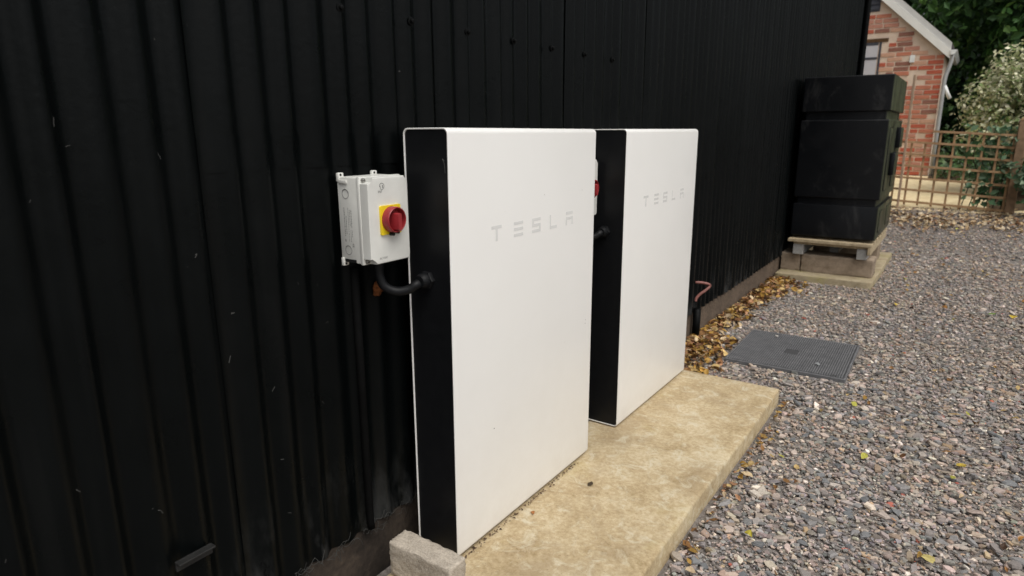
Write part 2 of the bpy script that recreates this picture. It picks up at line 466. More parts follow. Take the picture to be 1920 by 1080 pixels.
# ------------------------------------------------------------------ the concrete slab the units stand on
def rough_slab(name, x0, x1, y0, y1, z0, z1, mat, amp=.003, n=(24, 60), seed=1, bev=.006):
    rs = np.random.default_rng(seed)
    nx, nyy = n
    bm = bmesh.new()
    xs = np.linspace(x0, x1, nx); ys = np.linspace(y0, y1, nyy)
    def edge(t, s): return amp*(math.sin(t*5+s)+.35*math.sin(t*17+2*s))
    top = {}
    for i, x in enumerate(xs):
        for j, y in enumerate(ys):
            px, py, pz = x, y, z1 + .0006*math.sin(x*40+seed)*math.sin(y*31)
            if i == 0: px += edge(y, 1)
            if i == nx-1: px += edge(y, 2)
            if j == 0: py += edge(x, 3)
            if j == nyy-1: py += edge(x, 4)
            top[i, j] = bm.verts.new((px, py, pz))
    for i in range(nx-1):
        for j in range(nyy-1): bm.faces.new((top[i, j], top[i+1, j], top[i+1, j+1], top[i, j+1]))
    loop = [(i, 0) for i in range(nx)] + [(nx-1, j) for j in range(1, nyy)] + [(i, nyy-1) for i in range(nx-2, -1, -1)] + [(0, j) for j in range(nyy-2, 0, -1)]
    cx, cy = (x0+x1)/2, (y0+y1)/2
    prev = [top[k] for k in loop]
    for (off, dz) in ((bev*.7, -bev*.5), (bev, -bev*1.4), (bev, -(z1-z0))):
        ring = []
        for k in loop:
            v = top[k].co; 
            ox = (-off if k[0] == 0 else off if k[0] == nx-1 else 0); oy = (-off if k[1] == 0 else off if k[1] == nyy-1 else 0)
            ring.append(bm.verts.new((v.x+ox+rs.normal(0, .0003), v.y+oy+rs.normal(0, .0003), v.z+dz)))
        for a in range(len(loop)):
            b = (a+1) % len(loop); bm.faces.new((prev[a], ring[a], ring[b], prev[b]))
        prev = ring
    bmesh.ops.recalc_face_normals(bm, faces=bm.faces[:])
    me = bpy.data.meshes.new(name); bm.to_mesh(me); bm.free()
    return link(name, me, mat, smooth=True)
slab = rough_slab("concrete_slab", .075, .628, .93, 2.955, -.08, .06, M['slab'], .0022, (20, 90), 3)
tag(slab, "long tan concrete slab in the gravel under the white battery units", "slab")

# ------------------------------------------------------------------ white battery units
def rrect(x0, x1, z0, z1, r, n=6):
    pts = []
    for cx, cz, a in ((x1-r, z1-r, 0), (x0+r, z1-r, 90), (x0+r, z0+r, 180), (x1-r, z0+r, 270)):
        for k in range(n+1):
            q = R(a+90*k/n); pts.append((cx+r*math.cos(q), cz+r*math.sin(q)))
    return pts
UW = .755
def battery(y0, label):
    T = thing("battery_unit", label, "battery unit", (.125, y0+UW/2, .06), "white battery units on the slab")
    x0, x1, z0, z1 = .053, .196, .0655, 1.2105
    prof = [(0, .0012), (.0012, .0002), (.0035, 0), (.742, 0), (.748, .0012), (.7525, .0040), (.755, .0085)]
    bm = MB()
    rings = [[(x, y0+t, z) for x, z in rrect(x0+i, x1-i, z0+i, z1-i, .0135)] for t, i in prof]
    # near end: turn inward over the lip and down to the recessed black side
    inn = [[(x, y0+t, z) for x, z in rrect(x0+i, x1-i, z0+i, z1-i, .0120)] for t, i in ((.006, .0040), (.0004, .0034))]
    bm.loft(inn + rings, cap=False); bm.bm.faces.new([bm.bm.verts.new(p) for p in rings[-1]])
    bmesh.ops.remove_doubles(bm.bm, verts=bm.bm.verts[:], dist=1e-6)
    bm.build("shell", M['shell'], T, auto=45)
    sp = MB().prism([(x, y0+.0032, z) for x, z in rrect(x0+.0042, x1-.0042, z0+.0042, z1-.0042, .0118)], (0, .01, 0))
    sp.build("side_panel", M['side_black'], T, auto=45)
    MB().box(x0+.012, x1-.012, y0+.03, y0+UW-.03, .0602, .0652).build("base_foot", M['black_plastic'], T)
    # the pale lettering on the front, T E S L A
    xf, zt, h = x1+.0004, .9595, .0415
    def strokes(name, quads):
        b = MB()
        for (a0, b0, a1, b1) in quads:
            b.prism([(x1-.0004, y0+a0, b0), (x1-.0004, y0+a1, b0), (x1-.0004, y0+a1, b1), (x1-.0004, y0+a0, b1)], (.0008, 0, 0))
        return b.build("letter", M['logo'], T)
    t_ = .0085; w = .046; v = .0095
    o = .168; strokes("T", [(o, zt-t_, o+w, zt), (o+w/2-v/2, zt-h, o+w/2+v/2, zt-t_)])
    o = .272; strokes("E", [(o, zt-t_, o+w, zt), (o, zt-h/2-t_/2, o+w, zt-h/2+t_/2), (o, zt-h, o+w, zt-h+t_)])
    o = .3645; strokes("S", [(o, zt-t_, o+w, zt), (o, zt-h/2-t_/2, o+w, zt-h/2+t_/2), (o, zt-h, o+w, zt-h+t_), (o, zt-h/2+t_/2, o+v, zt-t_), (o+w-v, zt-h+t_, o+w, zt-h/2-t_/2)])
    o = .461; strokes("L", [(o, zt-h, o+v*.8, zt), (o+v*.8, zt-h, o+w*.92, zt-h+t_)])
    o = .556; strokes("A", [(o+.002, zt-t_, o+w-.002, zt), (o, zt-h/2-t_/2, o+w, zt-h/2+t_/2), (o, zt-h, o+v, zt-h/2-t_/2), (o+w-v, zt-h, o+w, zt-h/2-t_/2)])
    if y0 < 2:
        for (yy, z, r_) in ((.172, .385, .0022), (.702, .565, .0018), (.705, .577, .0014), (.66, 1.02, .0013)):
            sp_ = MB(); sp_.lathe([(-.0003, r_), (.0003, r_*.8)], (x1, y0+yy, z), (1, 0, 0), 7); sp_.build("speck", M['box_mark'], T)
    # cable gland on the black side
    gl = MB()
    gl.lathe([(.0035, .024), (-.006, .024), (-.008, .0225)], (.117, y0, .838), (0, 1, 0), 6)
    gl.lathe([(-.008, .0195), (-.020, .0195), (-.024, .017), (-.030, .0155)], (.117, y0, .838), (0, 1, 0), 20)
    gl.build("cable_gland", M['black_plastic'], T, auto=40)
    return T
U1Y, U2Y = 1.188, 2.177
near = battery(U1Y, "white battery unit nearest the camera, beside the grey isolator box")
near.rotation_euler.x = -.0045; near.location.z += .0018            # stands a touch out of plumb
battery(U2Y, "white battery unit farther along the slab, half hidden by the first one")

# ------------------------------------------------------------------ grey isolator boxes on the wall
def text_mesh(body, size):
    cu = bpy.data.curves.new("print", 'FONT'); cu.body = body; cu.size = size; cu.align_x = 'LEFT'
    cu.extrude = .0001; cu.resolution_u = 2
    ob = bpy.data.objects.new("print", cu); COL.objects.link(ob)
    dg = bpy.context.evaluated_depsgraph_get(); dg.update()
    me = bpy.data.meshes.new_from_object(ob.evaluated_get(dg))
    bpy.data.objects.remove(ob); bpy.data.curves.remove(cu)
    return me
def isolator(dy, label):
    y0, y1, z0, z1 = 1.024+dy, 1.153+dy, .904, 1.104
    T = thing("isolator_switch", label, "isolator switch", (0, (y0+y1)/2, z0), "grey isolator boxes on the black wall")
    b = MB().box(-.001, .066, y0, y1, z0, z1, .003)
    b.box(.0655, .0745, y0-.0018, y1+.0018, z0-.0018, z1+.0018, .002)
    b.build("box_body", M['box'], T, auto=40)
    # lid with notched corners
    ny_, nz_ = .017, .0105
    pts = [(y0+ny_, z0), (y1-.006, z0), (y1-.005, z0+.007), (y1, z0+.009), (y1, z1-.011), (y1-.009, z1-.009), (y1-.011, z1), (y0+ny_, z1), (y0+ny_-.003, z1-nz_), (y0, z1-nz_-.003), (y0, z0+nz_+.003), (y0+ny_-.003, z0+nz_)]
    lb = MB().prism([(.0745, y, z) for y, z in pts], (.0255, 0, 0))
    es = [e for e in lb.bm.edges if abs(e.verts[0].co.x-.1) < 1e-6 and abs(e.verts[1].co.x-.1) < 1e-6]
    bmesh.ops.bevel(lb.bm, geom=es, offset=.0022, segments=3, profile=.5, affect='EDGES')
    lid = lb.build("lid", M['box'], T, auto=35)
    for yy in (y0+.0085,):
        for z in (z0+.0055, z1-.0055):
            s = MB(); s.lathe([(0, .0046), (.006, .0046), (.0075, .0036)], (.0745, yy, z), (1, 0, 0), 12)
            s.build("screw", M['screw'], T, auto=40)
            s = MB().box(.0818, .0824, yy-.0034, yy+.0034, z-.0008, z+.0008); s.build("screw_slot", M['dark_hole'], T)
    # fixing lugs
    for (yy, z, sg) in ((y0+.003, z1+.001, 1), (y1-.020, z1+.001, 1), (y0+.003, z0-.001, -1), (y1-.020, z0-.001, -1)):
        e = MB()
        e.box(.000, .0085, yy-.006, yy+.011, min(z-sg*.012, z+sg*.0085), max(z-sg*.012, z+sg*.0085), .002)
        lug = e.build("fixing_lug", M['box'], T, auto=40)
        h = MB(); h.lathe([(0, .0028), (.0006, .0028)], (.0083, yy+.0015, z+sg*.0035), (1, 0, 0), 12)
        h.build("lug_hole", M['dark_hole'], T)
    MB().box(.0085, .034, y0-.0035, y0+.001, z1-.0145, z1-.006, .001).build("side_rib", M['box'], T, auto=40)
    MB().box(.012, .050, y0-.0006, y0+.002, z0+.001, z0+.0085).build("side_recess", M['dark_hole'], T)
    # knock-outs and the small print on the side facing the camera
    for z in (z1-.038, z0+.030):
        k = MB(); k.lathe([(.001, .0115), (-.0006, .0112), (-.0006, .0100), (.001, .0098)], (.026, y0, z), (0, 1, 0), 24)
        k.build("knock_out", M['box_faint'], T, auto=40)
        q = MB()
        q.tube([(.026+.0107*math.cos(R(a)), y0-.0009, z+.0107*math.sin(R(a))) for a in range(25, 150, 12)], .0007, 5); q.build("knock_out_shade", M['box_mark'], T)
    pr = MB()
    rs = random.Random(5)
    for (xc, za, zb, wd) in ((.018, z0+.063, z1-.070, .0022), (.0235, z0+.068, z1-.088, .0020), (.031, z0+.050, z1-.070, .0012), (.036, z0+.088, z1-.074, .0012), (.041, z0+.085, z1-.074, .0020), (.0375, z0+.050, z0+.078, .0012), (.042, z0+.062, z0+.078, .0016)):
        z = za
        while z < zb:
            ln = rs.uniform(.0012, .0042)
            pr.box(xc-wd*rs.uniform(.35, .5), xc+wd*rs.uniform(.35, .5), y0-.0005, y0+.0005, z, min(zb, z+ln)); z += ln + rs.uniform(.0006, .0016)
    pr.box(.0165, .0195, y0-.0005, y0+.0005, z0+.050, z0+.056)
    pr.build("side_print", M['box_faint'], T)
    def put(body, size, mat, pos, rotm, name):
        me = text_mesh(body, size); o = link(name, me, mat)
        child(o, T); o.matrix_world = Matrix.Translation(pos) @ rotm
        o.matrix_basis = Matrix.Translation(pos) @ rotm
        return o
    # text planes: local x -> +Y, local y -> +Z, normal +X
    front = Matrix(((0, 0, 1), (1, 0, 0), (0, 1, 0))).to_4x4()
    # on the -Y side, reading downwards: local x -> -Z, local y -> +X
    sidem = Matrix(((0, 1, 0), (0, 0, -1), (-1, 0, 0))).to_4x4()
    put("CE", .0075, M['box_mark'], (.0405, y0-.0004, z0+.047), sidem, "ce_mark")
    put("IP67", .0075, M['box_faint'], (.1003, y0+.031, z1-.035), front, "rating_print")
    put("AC150D", .0072, M['box_faint'], (.1003, y0+.026, z0+.0105), front, "type_print")
    rg = MB()
    rg.tube([(.1003, y0+.044+.0072*math.cos(R(a)), z1-.0205+.0072*math.sin(R(a))) for a in range(-140, 200, 15)], .00055, 5)
    rg.tube([(.1003, y0+.0395, z1-.0235), (.1003, y0+.0395, z1-.0185), (.1003, y0+.0425, z1-.0235), (.1003, y0+.0425, z1-.0185)], .0008, 5)
    rg.tube([(.1003, y0+.045, z1-.0185), (.1003, y0+.048, z1-.0185), (.1003, y0+.0455, z1-.0205), (.1003, y0+.048, z1-.0225), (.1003, y0+.045, z1-.0240)], .0007, 5)
    rg.build("round_emblem", M['box_mark'], T)
    # yellow plate, red collar and grip
    cy, cz = 1.0885+dy, 1.0055
    pb = MB(); pb.prism([(.1, y, z) for y, z in rrect(cy-.0325, cy+.0325, cz-.0345, cz+.0335, .003, 3)], (.0045, 0, 0))
    pb.build("yellow_plate", M['yellow'], T, auto=40)
    cb = MB(); cb.lathe([(0, .0305), (.0170, .0302), (.0195, .0295), (.0205, .0280), (.0197, .0268), (.0030, .0260), (.0025, .002)], (.1045, cy+.001, cz), (1, 0, 0), 40)
    cb.build("red_collar", M['red'], T, auto=50)
    gb = MB()
    for (hw, hz, xa, xb) in ((.0072, .0235, .1085, .1335),):
        rings = []
        for x, s, sz in ((xa, 1.22, 1.0), (xa+.006, 1.05, 1.0), (xb-.003, .86, .98), (xb, .70, .94)):
            rings.append([(x, cy+.001+yy*s, cz-.001+z2*sz) for yy, z2 in rrect(-hw, hw, -hz, hz*.74, .004, 3)])
        gb.loft(rings)
    gb.build("red_grip", M['red'], T, auto=35)
    for (yy, zz_, rr) in ((cy-.006, cz-.0335, .0042), (cy+.010, cz-.031, .0036)):
        hb = MB(); hb.lathe([(0, rr), (.012, rr*.9)], (.106, yy, zz_), (1, 0, 0), 12); hb.build("padlock_eye", M['black_plastic'], T, auto=40)
    gl = MB(); gl.lathe([(0, .017), (-.008, .017), (-.010, .0145), (-.024, .0135)], (.050, 1.092+dy, z0), (0, 0, 1), 16)
    gl.build("bottom_gland", M['black_plastic'], T, auto=40)
    return T
isolator(0.0, "grey isolator box with red switch on the wall before the near battery unit")
isolator(.992, "grey isolator box with red switch peeping out between the two battery units")

def cable(dy, label):
    p = smooth_path([(.050, 1.092+dy, .884), (.051, 1.093+dy, .862), (.060, 1.099+dy, .836), (.080, 1.118+dy, .822), (.102, 1.138+dy, .825), (.115, 1.150+dy, .835), (.117, U1Y-.029+dy, .838)], 7)
    o = MB().tube(p, .0118, 14).build("cable", M['black_plastic'], smooth=True)
    return tag(o, label, "cable", "black cables from the isolators into the battery units")
cable(0, "black flexible cable curving from the near isolator box into the near battery unit")
cable(.990, "black flexible cable seen through the gap between the battery units")

o = MB().tube([(.009, 1.052, .885), (.009, 1.052, .55), (.009, 1.052, .19), (.012, 1.052, .172)], .0100, 14).build("conduit", simple("dull_black_conduit", (.003, .003, .003), .75, .05, .3, 20), smooth=True)
tag(o, "thin black conduit running down the sheeting below the near isolator box", "conduit")
bm = bmesh.new(); bmesh.ops.create_icosphere(bm, subdivisions=3, radius=1)
for v in bm.verts:
    n = 1 + .28*math.sin(v.co.x*5+1)*math.sin(v.co.y*6)+.2*math.sin(v.co.z*9+v.co.x*4)
    v.co = Vector((v.co.x*.010*n+.004, v.co.y*.013*n+1.1275, v.co.z*.018*n+.8155))
me = bpy.data.meshes.new("sealant"); bm.to_mesh(me); bm.free()
o = link("sealant", me, M['foam'], smooth=True); tag(o, "rust brown lump of sealant on the black sheeting behind the near cable", "sealant")

# pipe ends low on the wall beyond the second unit
P = smooth_path([(.0, 3.60, .352), (.030, 3.615, .351), (.062, 3.635, .343), (.070, 3.645, .330), (.052, 3.620, .305), (.030, 3.600, .285), (.016, 3.585, .262), (.014, 3.58, .245)], 6)
o = MB().tube(P, .0078, 12).build("copper_pipe", M['copper'], smooth=True)
tag(o, "bent dull pink copper pipe end sticking out of the barn wall", "pipe")
o = MB().tube([(.012, 3.625, .19), (.012, 3.625, -.02)], .022, 14).build("drain_pipe", M['black_trim'], smooth=True)
tag(o, "short black drain pipe going into the leaves at the barn wall", "pipe")

# ------------------------------------------------------------------ concrete brick against the near unit
def block(name, x0, x1, y0, y1, z0, z1, mat, bev=.005, seed=0, amp=.0012, cuts=10):
    bm = bmesh.new(); r = bmesh.ops.create_cube(bm, size=1)
    bmesh.ops.transform(bm, matrix=Matrix.Translation(((x0+x1)/2, (y0+y1)/2, (z0+z1)/2)) @ Matrix.Diagonal((x1-x0, y1-y0, z1-z0, 1)), verts=bm.verts[:])
    bmesh.ops.bevel(bm, geom=bm.edges[:], offset=bev, segments=2, profile=.5, affect='EDGES')
    bmesh.ops.subdivide_edges(bm, edges=[e for e in bm.edges if e.calc_length() > .02], cuts=cuts, use_grid_fill=True)
    rs = random.Random(seed)
    bm.normal_update()
    for v in bm.verts: v.co += v.normal*rs.gauss(0, amp)
    me = bpy.data.meshes.new(name); bm.to_mesh(me); bm.free()
    o = link(name, me, mat, smooth=True); me.set_sharp_from_angle(angle=R(60)); return o
o = block("concrete_brick", .078, .288, 1.046, 1.112, .0605, .163, M['block'], .007, 3, .0011, 14)
o.rotation_euler = (0, 0, 0)
tag(o, "grey concrete brick standing on the slab against the near battery unit", "brick")

# ------------------------------------------------------------------ manhole cover
mc = thing("manhole_cover", "grey ribbed square manhole cover lying level in the gravel", "manhole cover", (.545, 3.70, 0))
cs = Matrix.Translation((.545, 3.70, -.0085)) @ Matrix.Rotation(R(1.2), 4, 'Z')
def cbox(b, x0, x1, y0, y1, z0, z1, bev=0): return b.box(x0, x1, y0, y1, z0, z1, bev, 1, cs)
b = MB(); cbox(b, -.294, .294, -.311, -.301, -.06, .0165, .002); cbox(b, -.294, .294, .301, .311, -.06, .0165, .002); cbox(b, -.294, -.284, -.3005, .3005, -.06, .0165, .002); cbox(b, .284, .294, -.3005, .3005, -.06, .0165, .002)
b.build("frame", M['cover'], mc)
b = MB(); cbox(b, -.2825, .2825, -.2995, .2995, -.05, .0140); b.build("plate", M['cover_dark'], mc)
b = MB()
for k in range(50):
    x = -.2750 + .011224*k
    if abs(x+.012) < .036:
        cbox(b, x-.0030, x+.0030, -.294, -.052, .0138, .0172, .0008); cbox(b, x-.0030, x+.0030, .034, .288, .0133, .0172, .0008)
    else: cbox(b, x-.0034, x+.0034, -.294, .294, .0138, .0172, .0008)
o = b.build("tread_rib", M['cover'], mc); tag(o, kind='stuff')
b = MB(); cbox(b, -.045, .020, -.048, .030, .0133, .0155, .001); b.build("keyway", M['cover_dark'], mc)
b = MB(); cbox(b, .225, .255, -.290, -.272, .0170, .0178); b.build("lifting_slot", M['cover_dark'], mc)

# ------------------------------------------------------------------ black tank on its pallet
tank = thing("oil_tank", "tall black plastic oil tank with moulded bands standing against the barn", "tank", (.36, 6.3, .325))
def tring(i, z, r=.014, n=3):
    return [(x, y, z) for x, y in rrect(.050+i, .680-i, 5.785+i, 6.87-i, r, n)]
bands = [(0.345, .010), (.350, .002), (.355, 0.0), (.606, 0.0), (.611, .0015), (.613, .024), (.664, .026), (.668, .0025), (.673, 0),
         (1.270, 0.0), (1.276, .003), (1.279, .024), (1.340, .026), (1.3425, .002), (1.347, .0), (1.600, .0), (1.605, .003), (1.607, .010)]
b = MB().loft([tring(i, z) for z, i in bands])
tb = b.build("tank_body", M['tank'], tank, auto=18)
# moulded ribs and two hand-hold boxes on the yard side
for (ya, yb) in ((5.88, 6.08), (6.42, 6.76)):
    MB().box(.674, .686, ya, yb, .73, 1.22, .011).build("moulded_panel", M['tank'], tank, auto=40)
    MB().box(.674, .685, ya, yb, .40, .57, .010).build("moulded_panel", M['tank'], tank, auto=40)
MB().box(.678, .722, 6.12, 6.36, .84, 1.02, .012).build("hand_hold", M['tank'], tank, auto=40)
MB().box(.678, .720, 6.42, 6.62, 1.05, 1.22, .012).build("hand_hold", M['tank'], tank, auto=40)

pal = thing("pallet", "weathered wooden pallet carrying the black oil tank on concrete blocks", "pallet", (.36, 6.3, .19))
for k in range(7):
    ya = 5.735 + k*.170
    MB().box(.048, .672, ya, ya+.115, .298, .3225 if k else .324, .003, 1).build("deck_board", M['pallet'], pal)
for (xa, xb, y_) in ((.090, .170, 5.758), (.335, .405, 6.0), (.568, .640, 5.758)):
    MB().box(xa, xb, y_, 6.86, .192, .277, .003, 1).build("bearer", M['bearer'], pal)
for (xa, xb) in ((.055, .60), ):
    pass
MB().box(.644, .668, 5.737, 6.87, .235, .2965, .003, 1).build("side_board", M['pallet'], pal)
MB().box(.09, .64, 5.765, 5.80, .2775, .2975, .001, 1).build("cross_batten", M['pallet'], pal)
MB().box(.09, .64, 6.78, 6.83, .2775, .2975, .001, 1).build("cross_batten", M['pallet'], pal)
blk = [(-.005, .150, 5.80, 6.02, "brown concrete block under the pallet beside the barn wall"),
       (.158, .690, 5.79, 6.02, "wide brown concrete block under the pallet's front edge"),
       (.10, .64, 6.62, 6.84, "brown concrete block under the far end of the pallet")]
for i, (xa, xb, ya, yb, lab) in enumerate(blk):
    o = block("concrete_block", xa, xb, ya, yb, .0455, .1915, M['brown_block'], .006, i+5, .0015, 8); tag(o, lab, "block", "concrete blocks under the pallet")
pv = rough_slab("paving_slab", .005, .712, 5.625, 7.16, -.05, .045, M['paver'], .003, (16, 40), 8, .005)
tag(pv, "mossy paving slab under the blocks that carry the oil tank", "paving slab")

# ------------------------------------------------------------------ gravel
def gravel_regions(n, ya, yb, xa, xb):
    p = np.stack([rng.uniform(xa, xb, n), rng.uniform(ya, yb, n)], -1)
    x, y = p[:, 0], p[:, 1]
    ok = ~((x < .640) & (y < 2.965)) & ~((x > .235) & (x < .855) & (y > 3.372) & (y < 4.028)) & ~((x < .722) & (y > 5.61) & (y < 7.18))
    ok &= ~((y < 2.965) & (x < .650))
    return p[ok]
def stones(P, size, seed, bed=.0):
    n = len(P); rs = np.random.default_rng(seed)
    K = 6
    el = rs.uniform(1.0, 2.1, n); L = size*np.sqrt(el); W = size/np.sqrt(el); H = np.minimum(size*rs.uniform(.12, .42, n), .011)
    ang = (np.arange(K)/K*2*np.pi)[None] + rs.uniform(-.38, .38, (n, K))
    rad = rs.uniform(.62, 1.18, (n, K))*.5
    cx, cy = np.cos(ang)*rad*L[:, None], np.sin(ang)*rad*W[:, None]
    sh = rs.uniform(.66, .97, (n, 1)); offx = rs.uniform(-.08, .08, (n, 1))*L[:, None]; offy = rs.uniform(-.08, .08, (n, 1))*W[:, None]
    top = np.stack([cx*sh+offx, cy*sh+offy, (H*.5)[:, None]+rs.normal(0, .06, (n, K))*H[:, None]], -1)
    mid = np.stack([cx, cy, rs.uniform(-.25, .2, (n, K))*H[:, None]], -1)
    bot = np.stack([cx*.85, cy*.85, np.broadcast_to((-H*.7)[:, None], cx.shape)], -1)
    Vv = np.concatenate([top, mid, bot], 1)                       # n, 18, 3
    tx, ty, tz = rs.normal(0, .17, n), rs.normal(0, .17, n), rs.uniform(0, 2*np.pi, n)
    c, s = np.cos(tz), np.sin(tz)
    Rz = np.zeros((n, 3, 3)); Rz[:, 0, 0] = c; Rz[:, 0, 1] = -s; Rz[:, 1, 0] = s; Rz[:, 1, 1] = c; Rz[:, 2, 2] = 1
    Rx = np.zeros((n, 3, 3)); Rx[:, 0, 0] = 1; Rx[:, 1, 1] = np.cos(tx); Rx[:, 1, 2] = -np.sin(tx); Rx[:, 2, 1] = np.sin(tx); Rx[:, 2, 2] = np.cos(tx)
    Ry = np.zeros((n, 3, 3)); Ry[:, 1, 1] = 1; Ry[:, 0, 0] = np.cos(ty); Ry[:, 0, 2] = np.sin(ty); Ry[:, 2, 0] = -np.sin(ty); Ry[:, 2, 2] = np.cos(ty)
    Vv = np.einsum('nij,nkj->nki', Rx @ Ry @ Rz, Vv)
    z = g(P[:, 0], P[:, 1]) - .009 + rs.uniform(.0, .0075, n) + H*.10 + bed
    Vv[:, :, 0] += P[:, 0:1]; Vv[:, :, 1] += P[:, 1:2]; Vv[:, :, 2] += z[:, None]
    pal_ = np.array([(.245, .240, .238), (.140, .142, .145), (.195, .195, .193), (.325, .290, .262), (.37, .315, .28), (.47, .425, .375), (.255, .205, .165), (.64, .61, .57), (.215, .190, .178), (.36, .275, .19), (.34, .11, .085)])
    pr = np.array([.22, .08, .13, .20, .14, .05, .08, .012, .11, .022, .004]); pr /= pr.sum()
    patch = .5+.5*np.sin(P[:, 0]*3.1+1.7*np.sin(P[:, 1]*2.3))*np.sin(P[:, 1]*2.6+1.3*np.sin(P[:, 0]*4.1))
    warm = np.stack([1.21+.07*patch, 1.155+.01*patch, 1.115-.08*patch], -1)
    colr = pal_[rs.choice(len(pal_), n, p=pr)]*rs.uniform(.74, 1.24, (n, 1))*warm*(1+rs.normal(0, .03, (n, 3)))
    cl = np.repeat(colr[:, None], 18, 1).reshape(-1, 3)
    base = (np.arange(n)*18)[:, None]
    k = np.arange(K); k2 = (k+1) % K
    q1 = np.stack([6+k, 6+k2, k2, k], -1).ravel(); q2 = np.stack([12+k, 12+k2, 6+k2, 6+k], -1).ravel()
    pat = np.concatenate([k, q1, q2]); pn = np.array([6]+[4]*12)
    return Vv.reshape(-1, 3), (base+pat[None]).ravel(), np.tile(pn, n), cl
parts = []
def size_dist(n, med, sg, lo, hi): return np.clip(np.exp(rng.normal(math.log(med), sg, n)), lo, hi)
for (n, ya, yb, xa, xb, med, sg, hi) in ((38000, .9, 2.6, .62, 2.6, .0100, .50, .038), (31000, 2.6, 4.2, .02, 2.7, .0114, .47, .038),
                                         (25000, 4.2, 6.4, .02, 2.9, .0132, .40, .038), (17000, 6.4, 9.9, .02, 3.1, .0165, .36, .040)):
    P = gravel_regions(n, ya, yb, xa, xb)
    parts.append(stones(P, size_dist(len(P), med, sg, .005, hi), int(n)))
P = gravel_regions(800, .9, 8, .3, 2.7); parts.append(stones(P, rng.uniform(.026, .046, len(P)), 77, .004))
P = gravel_regions(420, .9, 3.4, .62, 2.2); q = stones(P, rng.uniform(.026, .043, len(P)), 78, .0045)
q = (q[0], q[1], q[2], np.repeat(np.array([(.19, .192, .195), (.14, .144, .148), (.25, .24, .235), (.23, .205, .19)])[rng.choice(4, len(P))], 18, 0)); parts.append(q)
off = 0; VV, II, NN, CC = [], [], [], []
for v, i, n, c in parts:
    VV.append(v); II.append(i+off); NN.append(n); CC.append(c); off += len(v)
me = np_mesh("gravel", np.concatenate(VV), np.concatenate(II), np.concatenate(NN), np.concatenate(CC))
gr = link("gravel", me, M['stone']); tag(gr, "loose grey and brown slate gravel covering the yard", kind='stuff')

# a few stones that lie by themselves on the cover
def lone_stone(x, y, z, s, colr, label, seed):
    v, i, n, c = stones(np.array([[x, y]]), np.array([s]), seed)
    v[:, 2] += z - v[:, 2].min(); c[:] = colr
    o = link("stone", np_mesh("stone", v, i, n, c), M['stone']); tag(o, label, "stone", "stones lying on the manhole cover")
lone_stone(.695, 3.535, .0087, .030, (.24, .25, .255), "grey stone lying on the near right part of the manhole cover", 11)
lone_stone(.405, 3.915, .0087, .020, (.50, .47, .43), "small pale stone lying on the far left part of the manhole cover", 12)

# ------------------------------------------------------------------ leaves on the ground
LP = np.array([(.36, .21, .045), (.24, .12, .040), (.15, .070, .030), (.44, .31, .13), (.34, .18, .095), (.085, .045, .024), (.46, .35, .22)])
def leaf_mesh(n, pos, size, colr, seed, flat=.35, curl=.25, normal=None):
    """n folded leaves: pos (n,3), 8 outline points + 3 midrib points"""
    rs = np.random.default_rng(seed)
    out = np.array([(-.5, 0), (-.28, .20), (.02, .27), (.30, .16), (.5, 0), (.30, -.16), (.02, -.27), (-.28, -.20)])
    mid = np.array([(-.28, 0), (.02, 0), (.30, 0)])
    B = np.concatenate([out, mid]); wdt = rs.uniform(.75, 1.35, (n, 1))
    x = B[None, :, 0]*np.ones((n, 1)); y = B[None, :, 1]*wdt + rs.normal(0, .025, (n, 11))
    cu = rs.normal(0, curl, (n, 1)); fo = np.abs(rs.normal(.25, .35, (n, 1)))
    z = cu*(x*x-.1)*2 + fo*np.abs(y) + rs.normal(0, .02, (n, 11))
    V = np.stack([x, y, z], -1)*size[:, None, None]
    a = rs.uniform(0, 2*np.pi, n); tx = rs.normal(0, flat, n); ty = rs.normal(0, flat, n)
    if normal is None:
        c, s = np.cos(a), np.sin(a); Rz = np.zeros((n, 3, 3)); Rz[:, 0, 0] = c; Rz[:, 0, 1] = -s; Rz[:, 1, 0] = s; Rz[:, 1, 1] = c; Rz[:, 2, 2] = 1
        Rx = np.zeros((n, 3, 3)); Rx[:, 0, 0] = 1; Rx[:, 1, 1] = np.cos(tx); Rx[:, 1, 2] = -np.sin(tx); Rx[:, 2, 1] = np.sin(tx); Rx[:, 2, 2] = np.cos(tx)
        Ry = np.zeros((n, 3, 3)); Ry[:, 1, 1] = 1; Ry[:, 0, 0] = np.cos(ty); Ry[:, 0, 2] = np.sin(ty); Ry[:, 2, 0] = -np.sin(ty); Ry[:, 2, 2] = np.cos(ty)
        V = np.einsum('nij,nkj->nki', Rz @ Rx @ Ry, V)
    V = V + pos[:, None]
    F = np.array([(0, 8, 1, 1), (1, 8, 9, 2), (2, 9, 10, 3), (3, 10, 4, 4), (0, 7, 8, 8), (7, 6, 9, 8), (6, 5, 10, 9), (5, 4, 10, 10)])
    pat = np.concatenate([f[:3] if f[2] == f[3] else f for f in F]); pn = np.array([3 if f[2] == f[3] else 4 for f in F])
    base = (np.arange(n)*11)[:, None]
    return V.reshape(-1, 3), (base+pat[None]).ravel(), np.tile(pn, n), np.repeat(colr[:, None], 11, 1).reshape(-1, 3)
n = 1500
yy = np.concatenate([rng.uniform(2.98, 3.75, 620), rng.uniform(3.7, 4.9, 430), rng.normal(5.25, .28, 450)])
ww = np.where(yy < 3.75, .26 - .08*(yy-2.98), np.where(yy < 4.9, .12, .22))
xx = np.abs(rng.normal(0, 1, n))*ww*.55 + .005
keep = (yy < 5.60) & (xx < .40) & ~((xx > .235) & (yy > 3.36) & (yy < 4.04))
xx, yy = xx[keep], yy[keep]; n = len(xx)
zz_ = .006 + rng.uniform(0, .030, n)*np.exp(-xx/.12)
